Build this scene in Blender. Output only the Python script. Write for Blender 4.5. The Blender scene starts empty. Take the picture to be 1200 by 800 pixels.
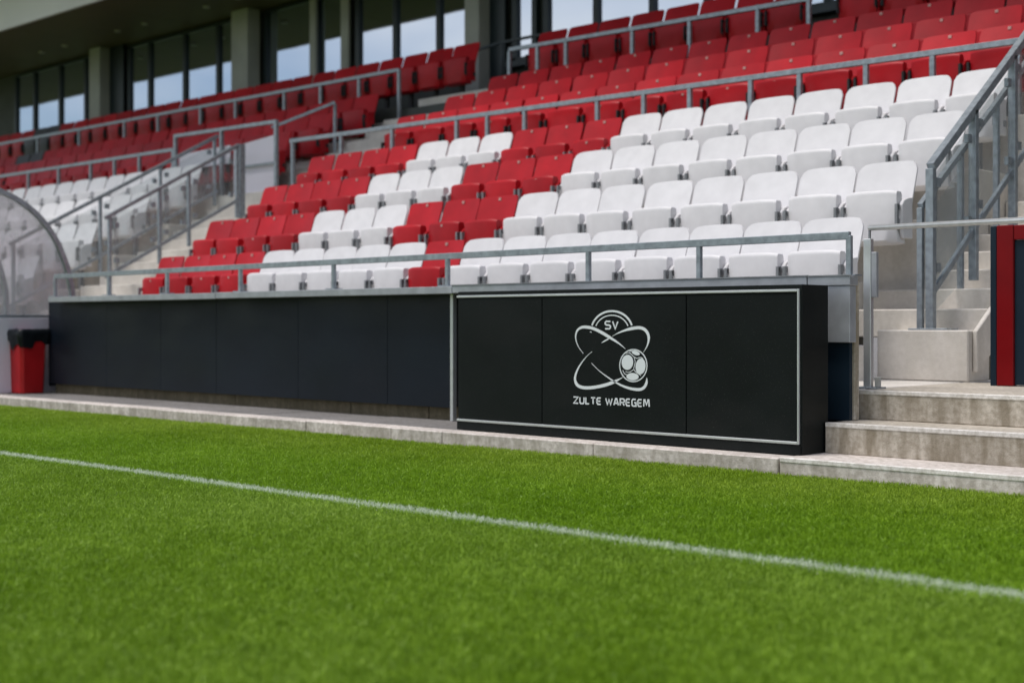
import bpy, math, random
from math import sin, cos, pi, radians, sqrt, atan2
from mathutils import Vector, Matrix
random.seed(7)
S = bpy.context.scene
COL = S.collection
H = 0.83                     # eye height above the grass; heights below are measured from the eye

# ------------------------------------------------------------------ camera, sky, sun, exposure
cam_d = bpy.data.cameras.new('camera'); cam = bpy.data.objects.new('camera', cam_d); COL.objects.link(cam)
cam.location = (0, 0, H); cam.rotation_euler = (radians(90), 0, radians(43.197))
cam_d.sensor_width = 36; cam_d.lens = 48; cam_d.shift_y = -22/1200
cam_d.clip_start = 0.05; cam_d.clip_end = 3000
cam_d.dof.use_dof = True; cam_d.dof.focus_distance = 7.4; cam_d.dof.aperture_fstop = 1.7
S.camera = cam
W = bpy.data.worlds.new('World'); S.world = W; W.use_nodes = True
nt = W.node_tree; nt.nodes.clear()
out = nt.nodes.new('ShaderNodeOutputWorld'); bg = nt.nodes.new('ShaderNodeBackground')
sky = nt.nodes.new('ShaderNodeTexSky'); sky.sky_type = 'NISHITA'; sky.sun_disc = False
SUN_EL, SUN_AZ = radians(68), radians(208)      # azimuth clockwise from +Y
sky.sun_elevation = SUN_EL; sky.sun_rotation = SUN_AZ; sky.air_density = 1.0; sky.dust_density = 1.5
tc = nt.nodes.new('ShaderNodeTexCoord'); mp = nt.nodes.new('ShaderNodeMapping'); mp.inputs['Scale'].default_value = (1.2, 1.2, 3.0)
nz = nt.nodes.new('ShaderNodeTexNoise'); nz.inputs['Scale'].default_value = 2.2; nz.inputs['Detail'].default_value = 7
cr = nt.nodes.new('ShaderNodeValToRGB'); cr.color_ramp.elements[0].position = 0.42; cr.color_ramp.elements[1].position = 0.70
mx = nt.nodes.new('ShaderNodeMix'); mx.data_type = 'RGBA'
nt.links.new(tc.outputs['Generated'], mp.inputs[0]); nt.links.new(mp.outputs[0], nz.inputs['Vector'])
nt.links.new(nz.outputs['Fac'], cr.inputs[0]); nt.links.new(cr.outputs[0], mx.inputs[0])
nt.links.new(sky.outputs[0], mx.inputs[6]); mx.inputs[7].default_value = (9.2, 9.0, 9.0, 1)
nt.links.new(mx.outputs[2], bg.inputs[0]); bg.inputs[1].default_value = 0.098
nt.links.new(bg.outputs[0], out.inputs[0])
sd = bpy.data.lights.new('sun', 'SUN'); sun = bpy.data.objects.new('sun', sd); COL.objects.link(sun)
sd.energy = 2.0; sd.angle = radians(22); sd.color = (1, 0.955, 0.90)
sv = Vector((sin(SUN_AZ)*cos(SUN_EL), cos(SUN_AZ)*cos(SUN_EL), sin(SUN_EL)))
sun.rotation_euler = sv.to_track_quat('Z', 'Y').to_euler(); sun.location = (0, -5, 30)
S.view_settings.view_transform = 'Standard'; S.view_settings.look = 'None'
S.view_settings.gamma = 1; S.view_settings.use_curve_mapping = False
S.view_settings.exposure = 0.38

# ------------------------------------------------------------------ materials
def newmat(name):
    m = bpy.data.materials.new(name); m.use_nodes = True
    return m, m.node_tree, m.node_tree.nodes['Principled BSDF']
def noise_node(t, scale, detail=5, stretch=None, coord='Object', off=None):
    c = t.nodes.new('ShaderNodeTexCoord'); mpn = t.nodes.new('ShaderNodeMapping')
    if stretch: mpn.inputs['Scale'].default_value = stretch
    n = t.nodes.new('ShaderNodeTexNoise'); n.inputs['Scale'].default_value = scale; n.inputs['Detail'].default_value = detail
    if coord == 'World':
        g = t.nodes.new('ShaderNodeNewGeometry'); t.links.new(g.outputs['Position'], mpn.inputs[0])
    else: t.links.new(c.outputs[coord], mpn.inputs[0])
    t.links.new(mpn.outputs[0], n.inputs['Vector'])
    return n
def ramp(t, src, p0, c0, p1, c1, mid=None):
    r = t.nodes.new('ShaderNodeValToRGB'); e = r.color_ramp.elements
    e[0].position = p0; e[0].color = (*c0, 1); e[1].position = p1; e[1].color = (*c1, 1)
    if mid: x = e.new(mid[0]); x.color = (*mid[1], 1)
    t.links.new(src, r.inputs[0]); return r
def mix(t, fac, a, b, mode='MIX'):
    m = t.nodes.new('ShaderNodeMix'); m.data_type = 'RGBA'; m.blend_type = mode
    for s, k in ((fac, 0), (a, 6), (b, 7)):
        if isinstance(s, (int, float)): m.inputs[k].default_value = s
        elif isinstance(s, tuple): m.inputs[k].default_value = (*s, 1)
        else: t.links.new(s, m.inputs[k])
    return m.outputs[2]
def bump(t, p, src, strength, dist=0.01):
    b = t.nodes.new('ShaderNodeBump'); b.inputs['Strength'].default_value = strength; b.inputs['Distance'].default_value = dist
    t.links.new(src, b.inputs['Height']); t.links.new(b.outputs[0], p.inputs['Normal'])
def simple(name, col, rough=0.5, metal=0, var=0.12, scale=6, bmp=0.0, rand=0.0, coord='World', spec=0.5):
    m, t, p = newmat(name); p.inputs['Specular IOR Level'].default_value = spec
    n = noise_node(t, scale, 6, coord=coord)
    r = ramp(t, n.outputs['Fac'], 0.3, tuple(c*(1-var) for c in col), 0.7, tuple(min(1, c*(1+var)) for c in col))
    c = r.outputs[0]
    if rand:
        oi = t.nodes.new('ShaderNodeObjectInfo')
        rr = ramp(t, oi.outputs['Random'], 0, (1-rand,)*3, 1, (1+rand*0.3,)*3)
        c = mix(t, 1.0, c, rr.outputs[0], 'MULTIPLY')
    t.links.new(c, p.inputs['Base Color'])
    p.inputs['Roughness'].default_value = rough; p.inputs['Metallic'].default_value = metal
    if bmp: bump(t, p, noise_node(t, scale*12, 4, coord=coord).outputs['Fac'], bmp, 0.004)
    return m
def scuffs(m, col=(0.06, 0.06, 0.055), th=0.66):
    t = m.node_tree; p = t.nodes['Principled BSDF']; src = p.inputs['Base Color'].links[0].from_socket
    a = noise_node(t, 1.6, 9, (1, 1, 2.2), coord='World'); b = noise_node(t, 160, 2, coord='World')
    f = ramp(t, a.outputs['Fac'], 0.5, (0, 0, 0), 0.8, (0.35,)*3).outputs[0]; g = ramp(t, b.outputs['Fac'], th, (0, 0, 0), th+0.06, (0.7,)*3).outputs[0]
    c = mix(t, f, src, tuple(x*0.35 for x in col)); c = mix(t, g, c, col); t.links.new(c, p.inputs['Base Color'])
    r = ramp(t, a.outputs['Fac'], 0.3, (0.34,)*3, 0.7, (0.6,)*3).outputs[0]; t.links.new(r, p.inputs['Roughness'])
def concrete(name, col, dark, streak=0.6, mott=1.0):
    m, t, p = newmat(name)
    n1 = noise_node(t, 2.3, 8, coord='World'); n2 = noise_node(t, 34, 6, coord='World')
    n3 = noise_node(t, 13, 8, (1.0, 1.0, 0.16), coord='World'); n4 = noise_node(t, 120, 3, coord='World')
    base = ramp(t, n1.outputs['Fac'], 0.3, tuple(c*0.8 for c in col), 0.72, tuple(c*1.12 for c in col)).outputs[0]
    base = mix(t, 0.75*mott, base, ramp(t, n2.outputs['Fac'], 0.36, (0.62, 0.6, 0.56), 0.62, (1, 1, 1)).outputs[0], 'MULTIPLY')
    g = t.nodes.new('ShaderNodeNewGeometry'); sx = t.nodes.new('ShaderNodeSeparateXYZ'); t.links.new(g.outputs['True Normal'], sx.inputs[0])
    ab = t.nodes.new('ShaderNodeMath'); ab.operation = 'LESS_THAN'; t.links.new(sx.outputs['Z'], ab.inputs[0]); ab.inputs[1].default_value = 0.5
    st = ramp(t, n3.outputs['Fac'], 0.38, (1, 1, 1), 0.62, (0, 0, 0)).outputs[0]
    mul = t.nodes.new('ShaderNodeMath'); mul.operation = 'MULTIPLY'; t.links.new(st, mul.inputs[0]); t.links.new(ab.outputs[0], mul.inputs[1])
    m2 = t.nodes.new('ShaderNodeMath'); m2.operation = 'MULTIPLY'; t.links.new(mul.outputs[0], m2.inputs[0]); m2.inputs[1].default_value = streak
    c = mix(t, m2.outputs[0], base, dark)
    n5 = noise_node(t, 260, 2, coord='World')
    c = mix(t, 0.5*mott, c, ramp(t, n5.outputs['Fac'], 0.33, (0.45, 0.43, 0.4), 0.42, (1, 1, 1)).outputs[0], 'MULTIPLY')
    t.links.new(c, p.inputs['Base Color']); p.inputs['Roughness'].default_value = 0.88
    bump(t, p, n4.outputs['Fac'], 0.5, 0.004)
    return m
M = {}
M['concrete'] = concrete('concrete', (0.70, 0.635, 0.59), (0.22, 0.19, 0.14), 0.5)
M['riser'] = concrete('stained_concrete', (0.56, 0.505, 0.43), (0.17, 0.135, 0.085), 0.72)
M['precast'] = concrete('precast_concrete', (0.66, 0.62, 0.57), (0.50, 0.47, 0.41), 0.3, 0.3)
M['plinth'] = concrete('plinth_concrete', (0.17, 0.14, 0.09), (0.07, 0.06, 0.03), 0.6)  # brown concrete, its tone lowered to carry the shade under the boards
M['paving'] = concrete('paving', (0.22, 0.21, 0.205), (0.15, 0.15, 0.15), 0.2)
M['nosing'] = concrete('nosing', (0.82, 0.78, 0.74), (0.5, 0.47, 0.42), 0.3)
M['steel'] = simple('galvanised_steel', (0.30, 0.335, 0.365), 0.42, 0.55, 0.22, 22, 0.15)
M['ledge'] = simple('zinc_flashing', (0.37, 0.385, 0.41), 0.45, 0.45, 0.16, 9, 0.1)
M['bright'] = simple('polished_tube', (0.82, 0.82, 0.80), 0.3, 0.6, 0.1, 20)
M['alu'] = simple('brushed_aluminium', (0.60, 0.62, 0.63), 0.35, 0.6, 0.06, 15)
M['black'] = simple('black_coated_panel', (0.0058, 0.0078, 0.0078), 0.42, 0, 0.2, 3, 0.05, spec=0.16)
M['navy'] = simple('blue_black_board', (0.0050, 0.0085, 0.0150), 0.36, 0, 0.3, 1.2, 0.1, spec=0.2)
M['navyframe'] = simple('navy_frame', (0.010, 0.020, 0.032), 0.4, 0, 0.1, 5, spec=0.2)
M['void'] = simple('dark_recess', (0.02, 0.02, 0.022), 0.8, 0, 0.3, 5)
M['print'] = simple('white_print', (0.74, 0.77, 0.79), 0.5, 0, 0.04, 5)
M['seatwhite'] = simple('white_seat_plastic', (0.71, 0.695, 0.705), 0.45, 0, 0.05, 9, 0.05, 0.05, spec=0.35)
M['seatred'] = simple('red_seat_plastic', (0.44, 0.010, 0.017), 0.42, 0, 0.12, 5, 0.05, 0.22, spec=0.22)
M['seatdark'] = simple('charcoal_seat_plastic', (0.035, 0.037, 0.042), 0.5, 0, 0.12, 5, 0.05)
M['bracket'] = simple('seat_bracket', (0.24, 0.25, 0.26), 0.5, 0.3, 0.15, 12)
M['tag'] = simple('number_plate', (0.55, 0.30, 0.27), 0.5, 0, 0.25, 30)
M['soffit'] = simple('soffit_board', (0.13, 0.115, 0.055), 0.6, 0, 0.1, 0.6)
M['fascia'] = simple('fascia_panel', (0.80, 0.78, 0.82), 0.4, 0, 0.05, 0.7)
M['column'] = simple('column_concrete', (0.36, 0.36, 0.34), 0.75, 0, 0.12, 2, 0.2)
M['mullion'] = simple('dark_mullion', (0.012, 0.022, 0.026), 0.4, 0.2, 0.1, 5)
M['darkwall'] = simple('dark_wall', (0.05, 0.055, 0.05), 0.7, 0, 0.2, 2)
M['redbin'] = simple('red_bin_plastic', (0.38, 0.010, 0.013), 0.35, 0, 0.15, 4, spec=0.25)
M['bag'] = simple('black_bin_bag', (0.006, 0.008, 0.010), 0.3, 0, 0.2, 9, 0.3, spec=0.25)
M['redframe'] = simple('red_painted_frame', (0.17, 0.002, 0.004), 0.35, 0, 0.1, 5, spec=0.2)
M['whitewall'] = simple('white_base_panel', (0.62, 0.60, 0.66), 0.5, 0, 0.05, 2)
M['lamp'] = simple('lamp_ring', (0.42, 0.4, 0.33), 0.4, 0, 0.05, 10)
M['soil'] = simple('kerb_soil', (0.10, 0.09, 0.04), 0.95, 0, 0.4, 30, 0.5)
scuffs(M['black']); scuffs(M['navy'], (0.05, 0.055, 0.06), 0.64)
def glassy(name, tint, milky, rough=0.03):
    m, t, p = newmat(name); t.nodes.remove(p); o = t.nodes['Material Output']
    tr = t.nodes.new('ShaderNodeBsdfTransparent'); tr.inputs[0].default_value = (*tint, 1)
    gl = t.nodes.new('ShaderNodeBsdfGlossy'); gl.inputs['Roughness'].default_value = rough
    di = t.nodes.new('ShaderNodeBsdfDiffuse'); di.inputs[0].default_value = (0.7, 0.69, 0.7, 1)
    fr = t.nodes.new('ShaderNodeFresnel'); fr.inputs[0].default_value = 1.45
    a = t.nodes.new('ShaderNodeMixShader'); a.inputs[0].default_value = milky
    nn = noise_node(t, 3, 5, coord='World'); rr = ramp(t, nn.outputs['Fac'], 0.3, (milky*0.6,)*3, 0.7, (milky*1.4,)*3)
    t.links.new(rr.outputs[0], a.inputs[0]); t.links.new(tr.outputs[0], a.inputs[1]); t.links.new(di.outputs[0], a.inputs[2])
    gg = t.nodes.new('ShaderNodeNewGeometry'); iv = t.nodes.new('ShaderNodeMath'); iv.operation = 'SUBTRACT'; iv.inputs[0].default_value = 1; t.links.new(gg.outputs['Backfacing'], iv.inputs[1])
    ml = t.nodes.new('ShaderNodeMath'); ml.operation = 'MULTIPLY'; t.links.new(fr.outputs[0], ml.inputs[0]); t.links.new(iv.outputs[0], ml.inputs[1])
    b = t.nodes.new('ShaderNodeMixShader'); t.links.new(ml.outputs[0], b.inputs[0]); t.links.new(a.outputs[0], b.inputs[1]); t.links.new(gl.outputs[0], b.inputs[2])
    t.links.new(b.outputs[0], o.inputs[0]); return m
M['glass'] = glassy('clear_glass', (0.93, 0.95, 0.95), 0.085)
M['acrylic'] = glassy('dugout_acrylic', (0.90, 0.89, 0.91), 0.22, 0.1)
m, t, p = newmat('mirror_glazing'); p.inputs['Base Color'].default_value = (0.50, 0.57, 0.66, 1); p.inputs['Metallic'].default_value = 1; p.inputs['Roughness'].default_value = 0.03
n = noise_node(t, 0.8, 2, coord='World'); bump(t, p, n.outputs['Fac'], 0.04, 0.05); M['window'] = m

# grass materials: mown bands + the painted line (paint follows the place on the pitch)
LINE_Y, LINE_W = 4.025, 0.085
def grassmat(name, blade):
    m, t, p = newmat(name)
    g = t.nodes.new('ShaderNodeNewGeometry'); s = t.nodes.new('ShaderNodeSeparateXYZ'); t.links.new(g.outputs['Position'], s.inputs[0])
    n1 = noise_node(t, 0.9, 6, (1, 1, 0), coord='World'); n2 = noise_node(t, 9, 4, (1, 1, 0), coord='World'); n3 = noise_node(t, 110, 3, (1, 1, 0), coord='World')
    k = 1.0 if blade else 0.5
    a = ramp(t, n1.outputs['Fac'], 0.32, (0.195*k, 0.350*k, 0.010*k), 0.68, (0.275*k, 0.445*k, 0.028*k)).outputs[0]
    b = ramp(t, n2.outputs['Fac'], 0.3, (0.78, 0.82, 0.75), 0.7, (1.15, 1.12, 1.2)).outputs[0]
    c = mix(t, 1.0, a, b, 'MULTIPLY')
    c = mix(t, 1.0, c, ramp(t, n3.outputs['Fac'], 0.3, (0.45, 0.52, 0.4), 0.7, (1.65, 1.45, 2.4)).outputs[0], 'MULTIPLY')
    # mown bands parallel to the touchline, edges slightly wandering
    w = t.nodes.new('ShaderNodeMath'); w.operation = 'MULTIPLY_ADD'; t.links.new(n2.outputs['Fac'], w.inputs[0]); w.inputs[1].default_value = 0.5; t.links.new(s.outputs['Y'], w.inputs[2])
    band = ramp(t, w.outputs[0], 0.0, (1, 1, 1), 1.0, (1, 1, 1))
    mr = t.nodes.new('ShaderNodeMapRange'); mr.inputs[1].default_value = 2.0; mr.inputs[2].default_value = 7.0; t.links.new(w.outputs[0], mr.inputs[0])
    t.links.new(mr.outputs[0], band.inputs[0])
    e = band.color_ramp.elements
    e[0].position = 0.0; e[0].color = (0.86, 0.90, 0.85, 1); e[1].position = 1.0; e[1].color = (1.15, 1.05, 1.3, 1)
    for pos, colr in ((0.22, (0.95, 0.98, 1.0)), (0.42, (1.0, 1.0, 1.35)), (0.47, (0.84, 0.93, 0.6)), (0.66, (0.88, 0.96, 0.62)), (0.84, (1.08, 1.02, 1.1))):
        x = e.new(pos); x.color = (*colr, 1)
    c = mix(t, 1.0, c, band.outputs[0], 'MULTIPLY')
    # painted line
    d = t.nodes.new('ShaderNodeMath'); d.operation = 'SUBTRACT'; t.links.new(s.outputs['Y'], d.inputs[0]); d.inputs[1].default_value = LINE_Y
    ab = t.nodes.new('ShaderNodeMath'); ab.operation = 'ABSOLUTE'; t.links.new(d.outputs[0], ab.inputs[0])
    ad = t.nodes.new('ShaderNodeMath'); ad.operation = 'MULTIPLY_ADD'; t.links.new(n3.outputs['Fac'], ad.inputs[0]); ad.inputs[1].default_value = 0.06; t.links.new(ab.outputs[0], ad.inputs[2])
    lm = ramp(t, ad.outputs[0], LINE_W/2+0.020, (1, 1, 1), LINE_W/2+0.040, (0, 0, 0)).outputs[0]
    if blade:
        oz = t.nodes.new('ShaderNodeMapRange'); t.links.new(s.outputs['Z'], oz.inputs[0])
        oz.inputs[1].default_value = 0.004; oz.inputs[2].default_value = 0.018; oz.inputs[3].default_value = 0.25; oz.inputs[4].default_value = 0.85
        mm = t.nodes.new('ShaderNodeMath'); mm.operation = 'MULTIPLY'; t.links.new(lm, mm.inputs[0]); t.links.new(oz.outputs[0], mm.inputs[1]); lm = mm.outputs[0]
    c = mix(t, lm, c, (0.72, 0.77, 0.68))
    t.links.new(c, p.inputs['Base Color']); p.inputs['Roughness'].default_value = 0.45
    p.inputs['Specular IOR Level'].default_value = 0.28 if blade else 0.1
    if blade:
        o = t.nodes['Material Output']; tl = t.nodes.new('ShaderNodeBsdfTranslucent'); t.links.new(c, tl.inputs[0])
        ms = t.nodes.new('ShaderNodeMixShader'); ms.inputs[0].default_value = 0.38
        t.links.new(p.outputs[0], ms.inputs[1]); t.links.new(tl.outputs[0], ms.inputs[2]); t.links.new(ms.outputs[0], o.inputs[0])
    return m
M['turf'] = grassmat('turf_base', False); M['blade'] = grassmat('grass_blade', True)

# ------------------------------------------------------------------ mesh helpers (coordinates: x, y, height from the eye)
class MB:
    def __init__(s): s.v = []; s.f = []
    def add(s, vs, fs):
        o = len(s.v); s.v += [tuple(q) for q in vs]; s.f += [tuple(i+o for i in q) for q in fs]; return s
    def box(s, x0, x1, y0, y1, z0, z1):
        return s.add([(x0,y0,z0),(x1,y0,z0),(x1,y1,z0),(x0,y1,z0),(x0,y0,z1),(x1,y0,z1),(x1,y1,z1),(x0,y1,z1)],
                     [(0,3,2,1),(4,5,6,7),(0,1,5,4),(1,2,6,5),(2,3,7,6),(3,0,4,7)])
    def bar(s, p, q, w, h, up=(0,0,1)):
        p, q = Vector(p), Vector(q); d = (q-p).normalized(); u = Vector(up)
        if abs(d.dot(u)) > 0.98: u = Vector((0,1,0))
        r = d.cross(u).normalized(); u = r.cross(d).normalized(); vs = []
        for c in (p, q):
            for a, b in ((-1,-1),(1,-1),(1,1),(-1,1)): vs.append(c+r*a*w/2+u*b*h/2)
        return s.add(vs, [(0,3,2,1),(4,5,6,7),(0,1,5,4),(1,2,6,5),(2,3,7,6),(3,0,4,7)])
    def tube(s, pts, r, n=10):
        pts = [Vector(q) for q in pts]; vs = []; fs = []
        for i, c in enumerate(pts):
            d = (pts[min(i+1, len(pts)-1)]-pts[max(i-1, 0)]).normalized()
            u = Vector((0,0,1)) if abs(d.z) < 0.95 else Vector((0,1,0))
            a = d.cross(u).normalized(); b = a.cross(d).normalized()
            for k in range(n): vs.append(c+a*cos(2*pi*k/n)*r+b*sin(2*pi*k/n)*r)
        for i in range(len(pts)-1):
            for k in range(n): fs.append((i*n+k, i*n+(k+1)%n, (i+1)*n+(k+1)%n, (i+1)*n+k))
        fs += [tuple(range(n-1, -1, -1)), tuple((len(pts)-1)*n+k for k in range(n))]
        return s.add(vs, fs)
    def prism(s, poly, axis, a0, a1):     # poly in the two other axes
        def P(u, v, w):
            return (w, u, v) if axis == 'x' else ((u, w, v) if axis == 'y' else (u, v, w))
        n = len(poly); vs = [P(u, v, a0) for u, v in poly]+[P(u, v, a1) for u, v in poly]
        fs = [tuple(range(n)), tuple(range(2*n-1, n-1, -1))]+[(k, k+n, (k+1)%n+n, (k+1)%n) for k in range(n)]
        return s.add(vs, fs)
def build(name, mb, mat, parent=None, bevel=0, smooth=False, raw=False):
    me = bpy.data.meshes.new(name)
    loc = Vector((0,0,0)) if parent is None else parent['_loc']
    off = Vector((0,0,0)) if raw else Vector((0,0,H))-Vector(loc)
    me.from_pydata([tuple(Vector(q)+off) for q in mb.v], [], mb.f)
    me.materials.append(mat)
    if smooth: me.shade_smooth()
    me.validate(); 
    import bmesh
    bm = bmesh.new(); bm.from_mesh(me); bmesh.ops.recalc_face_normals(bm, faces=bm.faces)
    if bevel: bmesh.ops.bevel(bm, geom=list(bm.edges), offset=bevel, segments=1, affect='EDGES')
    bm.to_mesh(me); bm.free()
    o = bpy.data.objects.new(name, me); COL.objects.link(o)
    if parent is not None: o.parent = parent['_o']
    return o
def sub(name, mb, mat, parent_obj, loc, bevel=0, smooth=False):
    o = build(name, mb, mat, {'_loc': loc, '_o': parent_obj}, bevel, smooth); return o
def thing(name, label, cat, loc, group=None, kind=None):
    o = bpy.data.objects.new(name, None); COL.objects.link(o)
    l = Vector((loc[0], loc[1], loc[2]+H)); o.location = l; o.empty_display_size = 0.2
    if label: o['label'] = label
    if cat: o['category'] = cat
    if group: o['group'] = group
    if kind: o['kind'] = kind
    return {'_o': o, '_loc': l}
def B(*a): return MB().box(*a)

G = -H                 # grass level
KY, KT = 6.36, -0.73   # kerb front, kerb top
LZ = -0.393            # landing / walkway level
# ------------------------------------------------------------------ ground
o = build('pitch', MB().add([(-400,-400,G),(400,-400,G),(400,KY+0.02,G),(-400,KY+0.02,G)], [(0,1,2,3)]), M['turf']); o['kind'] = 'structure'
o = build('ground', MB().add([(-400,KY-0.01,G-0.05),(400,KY-0.01,G-0.05),(400,500,G-0.05),(-400,500,G-0.05)], [(0,1,2,3)]), M['paving']); o['kind'] = 'structure'

# grass: one tile of blades spread over the pitch by geometry nodes
def grass_tile(T=0.5, n=4600):
    mb = MB()
    for i in range(n):
        x, y = random.uniform(-T/2, T/2), random.uniform(-T/2, T/2)
        a = random.uniform(0, 2*pi); h = random.uniform(0.012, 0.036); w = random.uniform(0.0022, 0.0050)
        lean = random.uniform(0.003, 0.036); b = random.uniform(0, 2*pi)
        dx, dy = cos(a)*w/2, sin(a)*w/2; lx, ly = cos(b)*lean, sin(b)*lean
        mb.add([(x-dx,y-dy,0),(x+dx,y+dy,0),(x+dx*0.85+lx*0.3,y+dy*0.85+ly*0.3,h*0.68),(x-dx*0.85+lx*0.3,y-dy*0.85+ly*0.3,h*0.68),(x+lx,y+ly,h)],
               [(0,1,2,3),(3,2,4)])
    return mb
me = bpy.data.meshes.new('grass'); g = grass_tile(); me.from_pydata(g.v, [], g.f); me.materials.append(M['blade'])
gr = bpy.data.objects.new('grass', me); COL.objects.link(gr); gr['kind'] = 'stuff'; gr['label'] = 'short green mown turf of the football pitch with a white painted touchline'; gr['category'] = 'grass'
def grass_nodes():
    t = bpy.data.node_groups.new('spread_grass', 'GeometryNodeTree')
    t.interface.new_socket('Geometry', in_out='INPUT', socket_type='NodeSocketGeometry')
    t.interface.new_socket('Geometry', in_out='OUTPUT', socket_type='NodeSocketGeometry')
    N = t.nodes.new; i = N('NodeGroupInput'); o = N('NodeGroupOutput')
    X0, X1, Y1, T = -30.0, 4.0, KY-0.24, 0.5
    nx = int((X1-X0)/T); ny = 13
    grid = N('GeometryNodeMeshGrid'); grid.inputs['Size X'].default_value = (nx-1)*T; grid.inputs['Size Y'].default_value = (ny-1)*T
    grid.inputs['Vertices X'].default_value = nx; grid.inputs['Vertices Y'].default_value = ny
    tr = N('GeometryNodeTransform'); tr.inputs['Translation'].default_value = ((X0+X1)/2, Y1-(ny-1)*T/2, 0)
    m2p = N('GeometryNodeMeshToPoints'); inst = N('GeometryNodeInstanceOnPoints')
    rv = N('FunctionNodeRandomValue'); rv.data_type = 'INT'; rv.inputs['Min'].default_value = 0; rv.inputs['Max'].default_value = 3
    mu = N('ShaderNodeMath'); mu.operation = 'MULTIPLY'; mu.inputs[1].default_value = pi/2
    cx = N('ShaderNodeCombineXYZ'); rs = N('FunctionNodeRandomValue'); rs.data_type = 'FLOAT'
    rs.inputs[2].default_value = 0.9; rs.inputs[3].default_value = 1.1
    cs = N('ShaderNodeCombineXYZ'); cs.inputs[0].default_value = 1; cs.inputs[1].default_value = 1
    l = t.links.new
    l(grid.outputs[0], tr.inputs[0]); l(tr.outputs[0], m2p.inputs[0]); l(m2p.outputs[0], inst.inputs['Points']); l(i.outputs[0], inst.inputs['Instance'])
    l(rv.outputs[2], mu.inputs[0]); l(mu.outputs[0], cx.inputs[2]); l(cx.outputs[0], inst.inputs['Rotation'])
    l(rs.outputs[1], cs.inputs[2]); l(cs.outputs[0], inst.inputs['Scale']); l(inst.outputs[0], o.inputs[0])
    return t
md = gr.modifiers.new('spread', 'NODES'); md.node_group = grass_nodes()

# ------------------------------------------------------------------ kerb and pavement
kerb = thing('kerb', None, None, (-9, KY, G), kind='structure')
ks = [-30, -27.2, -24.4, -21.6, -18.8, -16, -14.5, -13.0, -11.55, -10.05, -8.08, -7.13, -6.62, -5.3, -4.0]
for a, b in zip(ks, ks[1:]):
    j = random.uniform(-0.003, 0.003)
    build('kerb_block', B(a+0.002, b-0.002, KY+j, KY+0.17+j, G-0.05, KT+j*0.6), M['concrete'], kerb, 0.006)
build('kerb_soil', B(-30, 2, KY-0.012, KY+0.01, G-0.02, G+0.012), M['soil'], kerb)
pave = thing('pavement', None, None, (-9, 6.8, KT), kind='structure')
x = -30.0
while x < -4.0:
    w = 1.0; b = min(x+w, -4.0)
    build('paving_slab', B(x+0.004, b-0.004, KY+0.178, 7.24, KT-0.1, KT-0.004+random.uniform(-0.003, 0.002)), M['paving'], pave, 0.003)
    x += w

# ------------------------------------------------------------------ front steps at the right
st = thing('front_steps', 'worn concrete entrance steps with white nosings right of the black crest box', 'steps', (-2, 6.4, G))
for (x0, y0, y1, z0, z1, matk) in ((-3.992, KY, 6.81, G-0.05, KT+0.002, 'concrete'), (-3.955, 6.77, 7.21, KT, -0.56, 'riser'), (-3.99, 7.17, 8.62, -0.56, LZ, 'riser')):
    s = build('step', B(x0, 1.5, y0, y1, z0, z1), M[matk], st, 0.006)
    sub('nosing', B(x0+0.003, 1.5, y0-0.004, y0+(0.04 if matk != 'concrete' else 0.03), z1-0.022, z1+0.003), M['nosing'], s, st['_loc'], 0.003)
build('step_end_plate', B(-3.99, -3.962, 6.775, 7.16, KT+0.004, -0.57), M['ledge'], st, 0.002)
walk = thing('walkway', None, None, (-9, 7.5, LZ), kind='structure')
for k in range(10):
    build('walkway_slab', B(-14.0+k, -13.008+k, 7.25, 8.6, LZ-0.2, LZ), M['precast'], walk, 0.004)

# ------------------------------------------------------------------ black box with the crest
BY = 6.53
bx = thing('advertising_box', 'black box with three front panels and the white football club crest', 'advertising box', (-5.3, BY, KT))
build('casing', B(-6.648, -3.962, BY+0.012, 6.82, KT+0.002, 0.21), M['black'], bx, 0.003)
build('base_strip', B(-6.646, -3.968, BY, BY+0.012, KT+0.004, -0.672), M['black'], bx)
for a, b in ((-6.63, -5.872), (-5.866, -4.736), (-4.730, -3.99)):
    build('panel', B(a, b, BY+0.002, BY+0.02, -0.648, 0.160), M['black'], bx, 0.002)
build('frame_strip', B(-6.645, -3.985, BY-0.006, BY+0.012, 0.170, 0.184), M['alu'], bx, 0.002)
build('frame_strip', B(-6.645, -3.985, BY-0.006, BY+0.012, -0.668, -0.653), M['alu'], bx, 0.002)
build('frame_strip', B(-3.984, -3.974, BY-0.006, BY+0.012, -0.668, 0.185), M['alu'], bx, 0.002)
# crest, given in board coordinates (x along the box, z up), stroked as thin raised vinyl
TH = 43.197; CT, SN = cos(radians(TH)), sin(radians(TH))
def crest_pt(x, y):           # measured drawing units of the crest -> place on the box front
    u = (640+x/5.333-600)/1600; v = (378-350-y/5.333)/1600
    dx, dy = -SN+u*CT, CT+u*SN; k = BY/dy
    return (dx*k, v*k)
def smooth_path(pts, closed=False, n=8):
    out = []; m = len(pts)
    rng = range(m if closed else m-1)
    for i in rng:
        p0 = pts[(i-1) % m] if (closed or i > 0) else pts[0]; p1 = pts[i]; p2 = pts[(i+1) % m]; p3 = pts[(i+2) % m] if (closed or i+2 < m) else pts[-1]
        for k in range(n):
            t_ = k/n
            out.append(tuple(0.5*((2*b)+(-a+c)*t_+(2*a-5*b+4*c-d)*t_*t_+(-a+3*b-3*c+d)*t_**3) for a, b, c, d in zip(p0, p1, p2, p3)))
    if not closed: out.append(pts[-1])
    return out
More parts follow.
